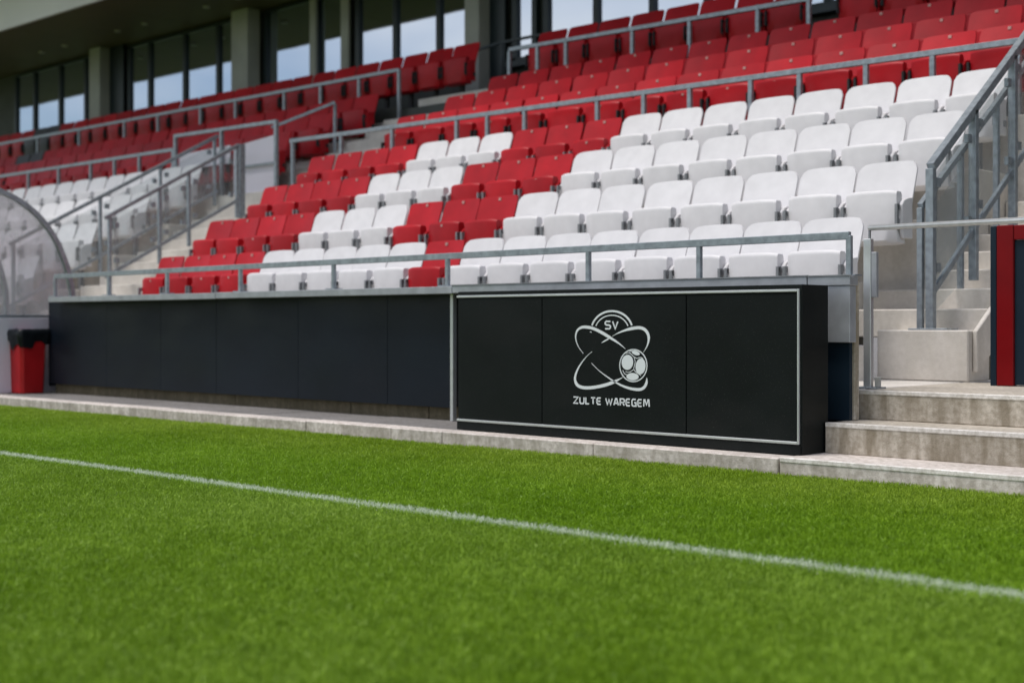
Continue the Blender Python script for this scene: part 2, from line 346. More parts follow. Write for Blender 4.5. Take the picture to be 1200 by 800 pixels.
def stroke(mb, pts, widths, closed=False, miter=False, y=BY-0.0005, th=0.002):
    n = len(pts); vs = []; fs = []
    for i in range(n):
        a = pts[(i-1) % n] if (closed or i > 0) else pts[i]; b = pts[(i+1) % n] if (closed or i < n-1) else pts[i]
        dx, dz = b[0]-a[0], b[1]-a[1]; l = sqrt(dx*dx+dz*dz) or 1; nx, nz_ = -dz/l, dx/l
        w = widths[i]/2 if isinstance(widths, list) else widths/2
        if miter and 0 < i < n-1:
            ux, uz = pts[i+1][0]-pts[i][0], pts[i+1][1]-pts[i][1]; ul = sqrt(ux*ux+uz*uz) or 1
            vx, vz = pts[i][0]-pts[i-1][0], pts[i][1]-pts[i-1][1]; vl = sqrt(vx*vx+vz*vz) or 1
            nx, nz_ = -(uz/ul+vz/vl), (ux/ul+vx/vl); l2 = sqrt(nx*nx+nz_*nz_) or 1; nx, nz_ = nx/l2, nz_/l2
            w = w/max(0.62, abs(nx*(-vz/vl)+nz_*(vx/vl)))
        for sgn in (1, -1):
            for yy in (y, y+th): vs.append((pts[i][0]+nx*w*sgn, yy, pts[i][1]+nz_*w*sgn))
    for i in range(n if closed else n-1):
        j = (i+1) % n; fs += [(4*i, 4*j, 4*j+2, 4*i+2), (4*i, 4*i+1, 4*j+1, 4*j), (4*i+2, 4*j+2, 4*j+3, 4*i+3)]
    mb.add(vs, fs)
def taper(n, w, a=0.25, b=0.25, lo=0.15):
    return [w*max(lo, min(1, (i/(n-1))/a if a else 1, (1-i/(n-1))/b if b else 1)) for i in range(n)]
crest = []
U = 0.00093   # metres per drawing unit
def orbit(pts, w, a, b, name):
    mb = MB(); pp = smooth_path([crest_pt(*q) for q in pts]); stroke(mb, pp, taper(len(pp), w*U, a, b)); return build(name, mb, M['print'], bx)
orbit([(494,312),(455,279),(400,243),(345,210),(300,188),(262,178),(225,178),(197,195),(185,228),(188,265),(205,305),(232,342)], 20, 0.2, 0.5, 'crest_orbit')
orbit([(283,402),(330,448),(385,490),(440,525),(490,549),(540,563),(585,566),(612,553),(627,525),(629,492)], 19, 0.6, 0.1, 'crest_orbit')
orbit([(345,276),(368,262),(392,249)], 9, 0.4, 0.1, 'crest_orbit')
orbit([(415,233),(450,214),(500,195),(545,184),(585,181),(615,192),(635,218),(641,250),(632,292),(608,335)], 20, 0.3, 0.25, 'crest_orbit')
orbit([(287,330),(255,358),(220,402),(195,445),(181,490),(186,525),(207,547),(250,556),(310,551),(370,538),(425,518),(480,490)], 21, 0.45, 0.1, 'crest_orbit')
def arcpts(cx, cy, rx, ry, a0, a1, n=28): return [crest_pt(cx+rx*cos(a0+(a1-a0)*k/(n-1)), cy-ry*sin(a0+(a1-a0)*k/(n-1))) for k in range(n)]
mb = MB(); stroke(mb, arcpts(411, 203, 130, 126, radians(163), radians(17)), 13*U); build('crest_arc', mb, M['print'], bx)
mb = MB(); stroke(mb, arcpts(411, 203, 106, 100, radians(161), radians(19)), 7*U); build('crest_arc', mb, M['print'], bx)
mb = MB(); stroke(mb, arcpts(278, 212, 4, 6, 2.4, 0.2, 5), 5*U); build('crest_arc', mb, M['print'], bx)
ball = MB(); stroke(ball, arcpts(545, 417, 85, 100, 0, 2*pi*47/48, 48), 7*U, True); ballo = build('crest_ball', ball, M['print'], bx)
def ell(cx, cy, rx, ry, rot=0, n=24):
    mb = MB(); ps = []
    for k in range(n):
        a = 2*pi*k/n; ex, ey = rx*cos(a), ry*sin(a); ps.append(crest_pt(cx+ex*cos(rot)-ey*sin(rot), cy+ex*sin(rot)+ey*cos(rot)))
    mb.prism([(q[0], q[1]) for q in ps], 'y', BY-0.0005, BY+0.0015)
    sub('ball_patch', mb, M['print'], ballo, bx['_loc'])
ell(508, 397, 36, 47, 0.05); ell(590, 422, 31, 50, 0.08); ell(540, 486, 38, 23, 0.06); ell(560, 338, 26, 13, 0.35)
mb = MB()
for seg in (((497,343),(520,338),(548,362),(565,372)), ((548,362),(556,395),(548,440),(566,462)), ((548,440),(520,458),(496,455)), ((566,462),(592,480)), ((565,372),(590,366),(606,376)), ((478,446),(490,468),(505,474)), ((520,330),(534,326),(545,332))):
    pp = smooth_path([crest_pt(*q) for q in seg]); stroke(mb, pp, 4*U, y=BY)
sub('ball_seam', mb, M['print'], ballo, bx['_loc'])
GL = {'Z': [[(0,1),(1,1),(0,0),(1,0)]], 'U': [[(0,1),(0,.2),(.18,0),(.82,0),(1,.2),(1,1)]], 'L': [[(0,1),(0,.0),(.95,0)]], 'T': [[(0,1),(1,1)],[(.5,1),(.5,0)]],
 'E': [[(.95,1),(.22,1),(0,.8),(0,.2),(.22,0),(.95,0)],[(.02,.5),(.85,.5)]], 'W': [[(0,1),(.25,0),(.5,.85),(.75,0),(1,1)]], 'A': [[(0,0),(.38,1),(.62,1),(1,0)],[(.18,.3),(.82,.3)]],
 'R': [[(0,0),(0,1),(.8,1),(1,.85),(1,.6),(.8,.45),(.05,.45)],[(.55,.45),(1,0)]], 'G': [[(.95,1),(.22,1),(0,.8),(0,.2),(.22,0),(1,0),(1,.5),(.55,.5)]],
 'M': [[(0,0),(.06,1),(.22,1),(.5,.25),(.78,1),(.94,1),(1,0)]], 'S': [[(1,1),(.2,1),(0,.85),(0,.65),(.2,.52),(.8,.48),(1,.35),(1,.15),(.8,0),(0,0)]], 'V': [[(0,1),(.5,0),(1,1)]]}
def letters(text, x0, y0, x1, y1, hgt0, hgt1, w, gap=0.44):
    wd = {'W': 1.55, 'M': 1.35, ' ': 0.30, 'L': 0.85, 'T': 1.0, 'Z': 1.1, 'A': 1.1}
    tot = sum(wd.get(c, 1) for c in text)+gap*(len(text)-1); cur = 0
    for c in text:
        cw = wd.get(c, 1)
        if c != ' ':
            for sidx in (0,):
                mb = MB()
                for s_ in GL[c]:
                    pts = []
                    for gx, gy in s_:
                        f_ = (cur+gx*cw)/tot; hh = hgt0+(hgt1-hgt0)*f_
                        pts.append(crest_pt(x0+(x1-x0)*f_, y0+(y1-y0)*f_-gy*hh))
                    # square joints: every leg its own overlapping stroke on the same sheet, corners filled
                    d = [pts[0]]
                    stroke(mb, pts, w*U, miter=True)
                build('letter', mb, M['print'], bx)
        cur += cw+gap
letters('ZULTE WAREGEM', 172, 651, 644, 674, 38, 42, 9.4)
letters('SV', 369, 187, 448, 188, 46, 46, 10.5, 0.42)

# ------------------------------------------------------------------ dark board wall left of the box
bw = thing('board_wall', 'long row of blue black boards below the front ledge left of the crest box', 'wall', (-9, 7.1, KT))
xs = [-13.3, -12.17, -11.2, -10.3, -9.12, -8.0, -7.29]
for a, b in zip(xs, xs[1:]):
    build('board', B(a+0.0015, b-0.0015, 7.1+random.uniform(-0.001, 0.001), 7.125, -0.635, 0.235), M['navy'], bw, 0.002)
build('edge_trim', B(-7.285, -7.255, 7.085, 7.125, KT, 0.235), M['alu'], bw, 0.002)
build('end_return', B(-13.32, -13.3, 7.1, 7.5, -0.66, 0.235), M['navy'], bw)
build('backing', B(-13.25, -4.06, 7.14, 7.2, -0.62, 0.22), M['void'], bw)
pl = [-13.3, -11.7, -10.1, -8.52, -7.6, -7.27]
for a, b in zip(pl, pl[1:]):
    build('plinth_block', B(a+0.004, b-0.004, 7.165, 7.24, KT-0.05, -0.625), M['plinth'], bw, 0.004)
# ledge
lg = thing('parapet_ledge', 'grey metal ledge capping the boards in front of the first seat row', 'ledge', (-8.5, 7.0, 0.2))
for a, b, dz in ((-13.05, -10.1, -0.006), (-10.095, -7.13, -0.003), (-7.125, -4.18, 0), (-4.174, -3.9, -0.003)):
    build('cap', B(a, b, 6.95, 7.2 if b < -4 else 7.045, 0.215+dz, 0.268+dz), M['ledge'], lg, 0.003)
    if a > -8: build('cap_lip', B(a, b+0.01, 6.945, 6.96, 0.268+dz, 0.276+dz), M['bracket'], lg)
build('end_panel', B(-4.3, -3.905, 6.957, 7.03, -0.113, 0.211), M['ledge'], lg, 0.003)
build('pier', B(-4.4, -3.915, 7.034, 7.085, -0.558, 0.25), M['riser'], lg, 0.004)
build('recess_shade', B(-4.4, -3.93, 7.00, 7.03, -0.558, -0.116), M['navyframe'], lg)  # dark sheet standing in for the shaded void below the ledge
# front rail
def railing(t, top, posts, foot, w=0.035, ph=0.035, plate=True, mat='steel', post_w=None):
    """top: list of points; posts: list of (x,y,ztop,zfoot)"""
    for a, b in zip(top, top[1:]):
        build('handrail', MB().bar(a, b, w, ph), M[mat], t, 0.003)
    for i, (x, y, zt, zf) in enumerate(posts):
        p_ = build('post', MB().bar((x, y, zf), (x, y, zt), post_w or w*0.9, post_w or w*0.9), M[mat], t, 0.003)
        if plate: sub('base_plate', B(x-0.06, x+0.06, y-0.04, y+0.04, zf, zf+0.008), M[mat], p_, t['_loc'])
fr = thing('front_railing', 'low galvanised railing along the top of the front ledge', 'railing', (-8.5, 7.04, 0.27))
railing(fr, [(-13.07, 7.04, 0.475), (-3.95, 7.04, 0.50)], [(x*1.006, 7.04, 0.47+0.03*(x+13)/9, 0.268) for x in (-12.99, -11.95, -10.93, -9.79, -8.53, -7.22, -5.87, -4.97, -3.93)], 0, w=0.035, ph=0.045)

# ------------------------------------------------------------------ grandstand
gs = thing('grandstand', 'concrete football grandstand with stepped terraces, mirrored windows and a dark soffit', 'grandstand', (-12, 8, G))
ROWS = [dict(y=8.4+0.8*k, top=[0.725, 1.18, 1.635, 2.075][k]) for k in range(4)]+[dict(y=11.5, top=2.565), dict(y=12.25, top=2.90), dict(y=13.0, top=3.245), dict(y=13.9, top=3.96)]
for r in ROWS: r['floor'] = r['top']-0.88
def nose(k): return ROWS[k]['y']-0.66 if k < 4 else ROWS[k]['y']-0.60
XR = -4.62
for k, r in enumerate(ROWS):
    y0 = nose(k); y1 = nose(k+1)+0.02 if k < 7 else 15.5; z0 = r['floor']-0.75
    mt = M['precast'] if k != 7 else M['darkwall']
    xr = XR if k < 4 else -2.4
    if k == 7: xr = -8.3
    if k < 4:
        segs = [(-13.38, -5.05 if k == 1 else xr)]; 
        if k: segs.append((-23.5, -15.8))
        else: segs.append((-23.5, -15.8))
    else: segs = [(-36, -14.0-0.75), (-14.7, -8.4), (-8.39, xr)] if k < 7 else [(-36, -14.75), (-14.7, xr), (-7.8, -2.4)]
    for a, b in segs:
        n_ = max(1, round((b-a)/3.0)); wv = (b-a)/n_
        for q in range(n_):
            dz = 0.12 if a < -15 and k < 4 else (0.05 if a < -15 else 0)
            build('terrace_step', B(a+q*wv+0.003, a+(q+1)*wv-0.003, y0, y1, z0, r['floor']+dz), mt, gs, 0.006)
# left aisle stairs
for j in range(21):
    z = -0.15+0.1525*j; y = 7.76+0.27*j
    build('stair_step', B(-15.78, -13.40, y, y+0.3, z-0.4, z), M['precast'], gs, 0.006)
for j in range(9):
    z = 1.75+0.19*j; y = 10.95+0.34*j
    if j > 2: build('stair_step', B(-14.73, -12.9, y, y+0.36, z-0.3, z), M['precast'], gs, 0.006)
# right aisle stairs: a block on the landing, then steps up
for j in range(17):
    z = -0.05+0.145*j; y = 8.6+0.3*j
    build('stair_step', B(-5.04 if 0 < j < 6 else XR+0.003, -3.96, y, y+0.33, (LZ+0.002 if j == 0 else z-0.2), z), M['precast'], gs, 0.008)
    if j > 0: pass
build('stringer', MB().prism([(8.66,-0.055),(8.66,-0.33),(9.0,-0.15),(13.4,1.98),(13.4,2.29),(8.9,0.10)], 'x', -3.958, -3.925), M['precast'], gs, 0.006)
build('stair_wall', B(-4.5, -4.04, 8.95, 12.0, LZ, -0.12), M['plinth'], gs)
build('back_wall', B(-3.94, 1.5, 10.6, 10.8, LZ, 2.6), M['void'], gs)
build('landing_slab', B(-4.0, 1.5, 8.625, 10.6, LZ-0.2, LZ-0.006), M['precast'], gs)

# windows
WY = 15.5; SZ = 5.87
build('dark_wall', B(-42, -2.4, WY+0.06, WY+0.3, 3.0, SZ+0.2), M['darkwall'], gs)
build('sill', B(-42, -8.4, WY-0.10, WY+0.055, 3.95, 4.05), M['mullion'], gs, 0.004)
def window(xs_, z0=4.05, z1=SZ-0.03):
    a, b = xs_[0], xs_[-1]; f = MB()
    f.box(a, b, WY-0.03, WY+0.05, z0-0.02, z0+0.05).box(a, b, WY-0.03, WY+0.05, z1-0.06, z1)
    for x in xs_: f.box(x-0.05, x+0.05, WY-0.05, WY+0.052, z0+0.05, z1-0.06)
    w_ = build('window', f, M['mullion'], gs)
    for a, b in zip(xs_, xs_[1:]):
        sub('pane', B(a+0.05, b-0.05, WY, WY+0.02, z0+0.05, z1-0.06), M['window'], w_, gs['_loc'])
for xs_ in ([-30.58,-29.68,-28.5,-27.38,-26.60], [-25.6,-24.81,-23.53,-22.38,-21.40], [-20.85,-19.35,-18.5], [-18.20,-17.23,-16.17,-15.18], [-14.46,-14.05], [-13.81,-12.83,-11.8,-10.86,-9.9,-9.0,-8.2]):
    window(xs_)
for a, b, mt in ((-26.68,-26.25,'column'), (-26.24,-25.7,'mullion'), (-21.50,-20.98,'column'), (-19.44,-19.27,'column'), (-18.57,-18.36,'column'), (-15.26,-14.94,'column'), (-14.93,-14.60,'mullion')):  # mullion-toned entries are dark strips standing in for recesses beside the columns
    build('column', B(a, b, WY-0.35 if b-a > 0.25 and mt == 'column' else WY-0.12, WY-0.056, 3.1, SZ-0.004), M[mt], gs, 0.01)
# soffit, fascia, downlights
q = 0
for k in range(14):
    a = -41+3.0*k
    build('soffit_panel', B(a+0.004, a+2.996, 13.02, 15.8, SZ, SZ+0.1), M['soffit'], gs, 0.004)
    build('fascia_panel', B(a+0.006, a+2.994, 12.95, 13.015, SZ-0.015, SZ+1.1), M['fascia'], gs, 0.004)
build('roof_slab', B(-41, 1, 13.02, 16.5, SZ+0.102, SZ+1.08), M['darkwall'], gs)
for k in range(6):
    for d in (0, 1.0):
        x = -27.7+3.1*k+d
        ring = MB().tube([(x, 14.6, SZ-0.03), (x, 14.6, SZ+0.001)], 0.065, 14)
        build('downlight', ring, M['lamp'], gs)

rf = thing('shade_roof', 'unseen roof added above the frame to shade the upper seat rows', 'roof', (-14, 15, 8))  # added out of view to cut the light on the upper seats
for k in range(10):
    e = 8.6 if k < 6 else 10.6  # edge pulled further forward on the left to darken those rows
    build('shade_roof_panel', MB().prism([(e, 7.7), (16.4, 7.3), (16.4, 7.5), (e, 7.9)], 'x', -41+4.5*k+0.01, -41+4.5*k+4.49), M['soffit'], rf, 0.01)
for k in range(6):
    build('shade_roof_beam', MB().prism([(10.8, 7.62), (16.4, 7.02), (16.4, 7.29), (10.8, 7.68)], 'x', -38+8*k, -37.75+8*k), M['column'], rf)
# ------------------------------------------------------------------ seats
def back_mesh(white):
    nx, nz = 10, 9; vs = []; fs = []
    w0, w1 = 0.233, 0.237; zb, zt = 0.34, 0.88
    R = 0.072 if white else 0.035; dome = 0.012 if white else 0.005
    def pt(i, j, s):
        u = -1+2*i/nx; v = j/nz; z = zb+(zt-zb)*v; hw = w0+(w1-w0)*v
        x = u*hw
        d = zt-dome*u*u
        if v > 0: z = zb+(d-zb)*v
        # rounded upper corners
        ax = abs(x)-(hw-R); az = z-(zt-dome-R)
        if ax > 0 and az > 0:
            l = sqrt(ax*ax+az*az)
            if l > 1e-6:
                mx_ = max(ax, az); k = mx_/l; x = (hw-R+ax*k)*(1 if x > 0 else -1); z = zt-dome-R+az*k
        y = -0.185*(1-(z-zb)/(zt-zb))+0.022*(1-u*u)*0.9-0.01
        if v < 0.25: y -= 0.02*(0.25-v)/0.25
        return (x, y+(0.016 if s else 0), z)
    for s in (0, 1):
        for j in range(nz+1):
            for i in range(nx+1): vs.append(pt(i, j, s))
    n = (nx+1)*(nz+1); I = lambda i, j, s: s*n+j*(nx+1)+i
    for j in range(nz):
        for i in range(nx):
            fs.append((I(i,j,0), I(i+1,j,0), I(i+1,j+1,0), I(i,j+1,0))); fs.append((I(i,j,1), I(i,j+1,1), I(i+1,j+1,1), I(i+1,j,1)))
    for i in range(nx): fs += [(I(i,0,0), I(i,0,1), I(i+1,0,1), I(i+1,0,0)), (I(i,nz,0), I(i+1,nz,0), I(i+1,nz,1), I(i,nz,1))]
    for j in range(nz): fs += [(I(0,j,0), I(0,j+1,0), I(0,j+1,1), I(0,j,1)), (I(nx,j,0), I(nx,j,1), I(nx,j+1,1), I(nx,j+1,0))]
    m_ = MB(); m_.add(vs, fs); return m_
def pan_mesh(white):
    # folded-up seat: a shallow shell, rounded lip at the top, front face very slightly bowed
    nx = 8; prof = [(-0.165, 0.255), (-0.27, 0.262), (-0.295, 0.285), (-0.303, 0.44), (-0.303, 0.615), (-0.299, 0.634), (-0.288, 0.643), (-0.225, 0.641), (-0.212, 0.62), (-0.20, 0.40)]
    vs = []; fs = []; n = len(prof)
    for i in range(nx+1):
        u = -1+2*i/nx; e = abs(u)**6
        for (y, z) in prof:
            zc = 0.445; zz = zc+(z-zc)*(1-0.05*e)
            vs.append((u*0.200, y+0.012*u*u+(0.012*e if y < -0.28 else 0), zz))
    for i in range(nx):
        for j in range(n): fs.append((i*n+j, i*n+(j+1) % n, (i+1)*n+(j+1) % n, (i+1)*n+j))
    fs += [tuple(range(n)), tuple(nx*n+j for j in reversed(range(n)))]
    return MB().add(vs, fs)
def bracket_mesh(s):
    x = s*0.2045
    m_ = MB().box(min(x, x+s*0.010), max(x, x+s*0.010), -0.27, -0.13, 0.36, 0.44)
    m_.box(min(x, x+s*0.019), max(x, x+s*0.019), -0.312, -0.285, 0.37, 0.54)
    m_.tube([(x, -0.28, 0.52), (x+s*0.019, -0.28, 0.52)], 0.022, 10)
    return m_
def support_mesh():
    return MB().box(-0.03, 0.03, -0.14, -0.09, 0.0, 0.42).box(-0.24, 0.24, -0.16, -0.11, 0.37, 0.42).box(-0.06, 0.06, -0.18, -0.05, 0.0, 0.012)
def arm_mesh(s):   # moulded shoulder between back and hinge
    x0 = s*0.2045; x1 = s*0.234
    return MB().prism([(-0.23,0.30),(-0.10,0.30),(-0.10,0.60),(-0.17,0.59),(-0.22,0.575),(-0.255,0.54),(-0.26,0.38)], 'x', min(x0, x1), max(x0, x1))
def mk(name, mb, mat, bev=0, sm=True):
    o_ = build(name, mb, mat, None, bev, sm, raw=True); me_ = o_.data; bpy.data.objects.remove(o_)
    if sm:
        try: me_.set_sharp_from_angle(angle=radians(40))
        except Exception: pass
    return me_
SM = {}
for kind, mat in (('white', 'seatwhite'), ('red', 'seatred'), ('charcoal', 'seatdark')):
    wht = kind == 'white'
    SM[kind] = [('backrest', mk('backrest', back_mesh(wht), M[mat])), ('seat', mk('seat', pan_mesh(wht), M[mat])),
                ('arm', mk('arm', arm_mesh(-1), M[mat], 0.006, False)), ('arm', mk('arm', arm_mesh(1), M[mat], 0.006, False))]
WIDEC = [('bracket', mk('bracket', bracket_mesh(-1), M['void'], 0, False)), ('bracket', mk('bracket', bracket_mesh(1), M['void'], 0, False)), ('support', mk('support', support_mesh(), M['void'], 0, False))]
COMMON = [('bracket', mk('bracket', bracket_mesh(-1), M['bracket'], 0, False)), ('bracket', mk('bracket', bracket_mesh(1), M['bracket'], 0, False)), ('support', mk('support', support_mesh(), M['bracket'], 0, False))]
TAGB = ('number_plate', mk('number_plate', MB().prism([(-0.014,0.835),(0.014,0.835),(0.014,0.862),(-0.014,0.862)], 'y', -0.012, 0.004), M['tag'], 0, False))
TAGP = ('number_plate', mk('number_plate', MB().prism([(-0.012,0.600),(0.012,0.600),(0.012,0.622),(-0.012,0.622)], 'y', -0.297, -0.285), M['tag'], 0, False))
ORD = ['', 'first', 'second', 'third', 'fourth', 'fifth', 'sixth', 'seventh', 'eighth', 'ninth', 'tenth', 'eleventh', 'twelfth', 'thirteenth', 'fourteenth', 'fifteenth', 'sixteenth', 'seventeenth', 'eighteenth', 'nineteenth', 'twentieth', 'twenty-first', 'twenty-second', 'twenty-third', 'twenty-fourth', 'twenty-fifth', 'twenty-sixth', 'twenty-seventh', 'twenty-eighth']
def put_seat(x, y, floor, kind, label, group, tags=True, sup=True, wide=False):
    r = bpy.data.objects.new('stadium_seat', None); COL.objects.link(r); r.location = (x, y, floor+H)
    r.rotation_euler = (radians(random.uniform(-0.5, 0.5)), 0, radians(random.uniform(-1.2, 1.2))); r.empty_display_size = 0.1
    r['label'] = label; r['category'] = 'seat'; r['group'] = group
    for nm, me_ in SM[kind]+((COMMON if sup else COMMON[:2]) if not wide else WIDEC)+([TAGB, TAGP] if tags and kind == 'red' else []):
        c = bpy.data.objects.new(nm, me_); COL.objects.link(c); c.parent = r
        if wide:
            c.scale.x = 1.075 if nm not in ('seat', 'bracket') else (1.13 if nm == 'seat' else 1.10)
        if nm == 'seat': c.rotation_euler.x = radians(random.uniform(-1.2, 1.0))
PITCH = 0.484
CB = ['W'*8+'R'+'W'*5+'R'*4, 'W'*8+'RRR'+'WWW'+'R'*4, 'W'*8+'RRR'+'WWW'+'R'*4, 'W'*8+'RRR'+'WWW'+'R'*4]
RN = ['front row', 'second row', 'third row', 'fourth row', 'first row above crossing rail', 'second row above crossing rail', 'third row above crossing rail', 'topmost row under windows']
for k in range(4):
    r = ROWS[k]; xl = [-13.22, -13.46, -13.5, -13.6][k]; p_ = (-4.59-xl)/18
    for i, c in enumerate(CB[k]):
        kind = 'white' if c == 'W' else 'red'
        lab = f"{kind} folded seat, {ORD[i+1]} from right end, {RN[k]}, centre block" if i < 9 else f"{kind} folded seat, {ORD[18-i]} from left end, {RN[k]}, centre block"
        put_seat(-4.59-p_*(i+0.5), r['y'], r['floor'], kind, lab, 'folded seats in the front four rows of the centre block', sup=not (k == 1 and i == 0))
for k in range(4, 8):
    r = ROWS[k]; xl = [-12.75, -12.65, -12.60, -12.54][k-4]; p_ = 0.54; n_ = [17, 17, 17, 8][k-4]
    for i in range(n_):
        put_seat(xl+p_*(i+0.5), r['y'], r['floor'], 'red', f"red folded seat, {ORD[i+1]} from left, {RN[k]}, centre block", 'red seats above the crossing rail of the centre block', tags=k < 7, wide=True)
for i in range(4):
    put_seat(-7.55+0.54*i, ROWS[7]['y'], ROWS[7]['floor'], 'red', f"dark red seat, {ORD[i+1]} right of the stair opening at the top edge", 'red seats at the top right of the stand', wide=True)
for k in range(4):
    r = ROWS[k]; n_ = 14
    for i in range(n_):
        put_seat(-15.95-0.5*(i+0.5), r['y'], r['floor']+0.12, 'white', f"white folded seat, {ORD[i+1]} from aisle, {RN[k]}, left block", 'white seats of the left block', tags=False)
for k in range(4, 8):
    r = ROWS[k]; n_ = [15, 18, 22, 28][k-4]; x0 = [-14.9, -14.9, -14.8, -13.65][k-4]
    for i in range(n_):
        x = x0-0.54*(i+0.5)
        dk = (k == 7 and i in (22, 23)) or (k == 6 and i in (18, 19))
        put_seat(x, r['y'], r['floor']+0.05, 'charcoal' if dk else 'red', f"{'charcoal' if dk else 'red'} folded seat, {ORD[i+1]} from aisle, {RN[k]}, left block", 'red seats above the rail of the left block', tags=False, wide=True)

# ------------------------------------------------------------------ railings in the stand
cr_ = thing('crossing_railing', 'long galvanised railing between the white rows and the red rows of the centre block', 'railing', (-9, 11.05, 1.3))
railing(cr_, [(-14.35, 11.05, 2.375), (-3.9, 11.05, 2.31)], [(x*0.9866, 11.05, 2.36-0.006*(x+14.5), 1.25 if x > -13.6 else 1.2) for x in (-14.5, -13.5, -12.53, -11.4, -10.9, -10.32, -9.27, -8.65, -8.07, -7.35, -6.81, -6.12, -5.48, -4.72)], 0, w=0.05, ph=0.05, plate=False)
u1 = thing('upper_railing', 'galvanised railing in front of the topmost seat row right of the stairs', 'railing', (-9, 13.2, 2.6))
railing(u1, [(-12.44, 13.2, 3.62), (-7.9, 13.2, 3.56)], [(x*0.985, 13.2, 3.60, 2.5) for x in (-12.63, -12.12, -11.62, -10.53, -9.66, -8.7, -8.03)], 0, w=0.05, ph=0.05, plate=False)
u2 = thing('upper_railing', 'galvanised railing in front of the topmost seat row of the left block', 'railing', (-18, 13.2, 2.6))
railing(u2, [(-34, 13.2, 3.66), (-14.62, 13.2, 3.63)], [(x, 13.2, 3.64, 2.5) for x in (-32, -30.4, -28.7, -27.0, -25.2, -23.6, -22.0, -20.9, -19.6, -18.6, -17.3, -16.4, -15.5, -14.62)], 0, w=0.05, ph=0.05, plate=False)
l2 = thing('crossing_railing', 'galvanised railing between white and red rows of the left block', 'railing', (-19, 11.05, 1.5))
railing(l2, [(-24, 11.05, 2.5), (-17.08, 11.05, 2.5)], [(x, 11.05, 2.49, 1.5) for x in (-22.5, -21.4, -20.4, -19.4, -18.7, -18.0, -17.1)], 0, w=0.05, ph=0.05, plate=False)
l3 = thing('raised_railing', 'raised railing section with a white sheet panel beside the left aisle', 'railing', (-16, 11.05, 1.4))
railing(l3, [(-17.06, 11.05, 2.69), (-14.64, 11.05, 2.66)], [(-17.04, 11.05, 2.67, 1.4), (-15.9, 11.05, 2.67, 1.4), (-14.66, 11.05, 2.64, 1.4)], 0, w=0.055, ph=0.05, plate=False)
build('handrail', MB().bar((-14.66, 11.05, 2.12), (-15.6, 11.05, 2.12), 0.03, 0.03), M['steel'], l3)
build('sheet_panel', MB().prism([(-15.66, 1.75), (-14.69, 1.75), (-14.69, 2.50), (-15.66, 2.42)], 'y', 11.08, 11.10), M['whitewall'], l3)
build('sheet_panel', MB().prism([(-17.0, 2.2), (-15.75, 2.2), (-15.75, 2.45), (-17.0, 2.42)], 'y', 11.08, 11.10), M['whitewall'], l3)
# a short stair rail rising behind it
s3 = thing('stair_handrail', 'short sloping handrail behind the white sheet panel in the upper left aisle', 'handrail', (-14.8, 12, 2))
railing(s3, [(-15.1, 11.3, 2.65), (-14.6, 12.0, 3.02)], [(-14.6, 12.0, 3.0, 1.9)], 0, w=0.04, ph=0.04, plate=False)
d1 = thing('stair_handrail', 'dark thin handrail beside the pale column at the top of the stairs', 'handrail', (-14.3, 15, 3.2))
railing(d1, [(-15.3, 14.6, 4.02), (-14.2, 14.9, 4.22), (-13.4, 14.9, 4.22)], [(-14.2, 14.9, 4.2, 3.1), (-13.4, 14.9, 4.2, 3.1)], 0, w=0.04, ph=0.04, plate=False, mat='mullion')

def aisle_rail(name_label, X, ya, za, yb, zb, foot, posts, glass=True, level=None, w=0.04):
    t = thing('stair_railing', name_label, 'railing', (X, ya, za-0.9))
    sl = (zb-za)/(yb-ya)
    pts = [(X, ya, za), (X, yb, zb)]
    if level: pts.append((X, level, zb))
    railing(t, pts, [(X, y, za+sl*(y-ya)-0.01, f_) for y, f_ in posts], 0, w=w, ph=w+0.005, plate=False, post_w=w)
    if glass:
        build('bottom_rail', MB().bar((X, ya, za-foot), (X, yb, zb-foot), 0.03, 0.04), M['steel'], t)
        ps = [y for y, _ in posts]
        for a, b in zip(ps, ps[1:]):
            a_, b_ = a+0.05, b-0.05
            if b_-a_ < 0.2: continue
            f = lambda y: za+sl*(y-ya)
            gm = MB().prism([(a_, f(a_)-foot+0.03), (b_, f(b_)-foot+0.03), (b_, f(b_)-0.09), (a_, f(a_)-0.09)], 'x', X-0.005, X+0.005)
            build('glass_panel', gm, M['glass'], t)
            for yy in (a_+0.04, b_-0.04):
                for dz in (0.16, foot-0.12):
                    build('glass_clamp', B(X-0.016, X+0.016, yy-0.03, yy+0.03, f(yy)-dz-0.03, f(yy)-dz+0.03), M['steel'], t)
    return t
# left aisle
aisle_rail('sloping glass railing with square posts at the near side of the left aisle', -14.6, 8.5, 1.24, 10.4, 2.28, 0.70, [(8.56, 0.3), (9.24, 0.72), (9.66, 0.95), (10.38, 1.35)])
t = aisle_rail('sloping railing at the far side of the left aisle beside the white seats', -15.78, 7.9, 0.95, 10.9, 2.56, 0.75, [(7.95, 0.05), (9.12, 0.62), (10.0, 1.1), (10.85, 1.6)])
build('handrail', MB().bar((-15.78, 10.9, 2.30), (-14.6, 10.42, 2.28), 0.04, 0.045), M['steel'], t)
build('end_post', MB().bar((-14.62, 10.46, 1.35), (-14.62, 10.46, 2.30), 0.075, 0.075), M['steel'], t)
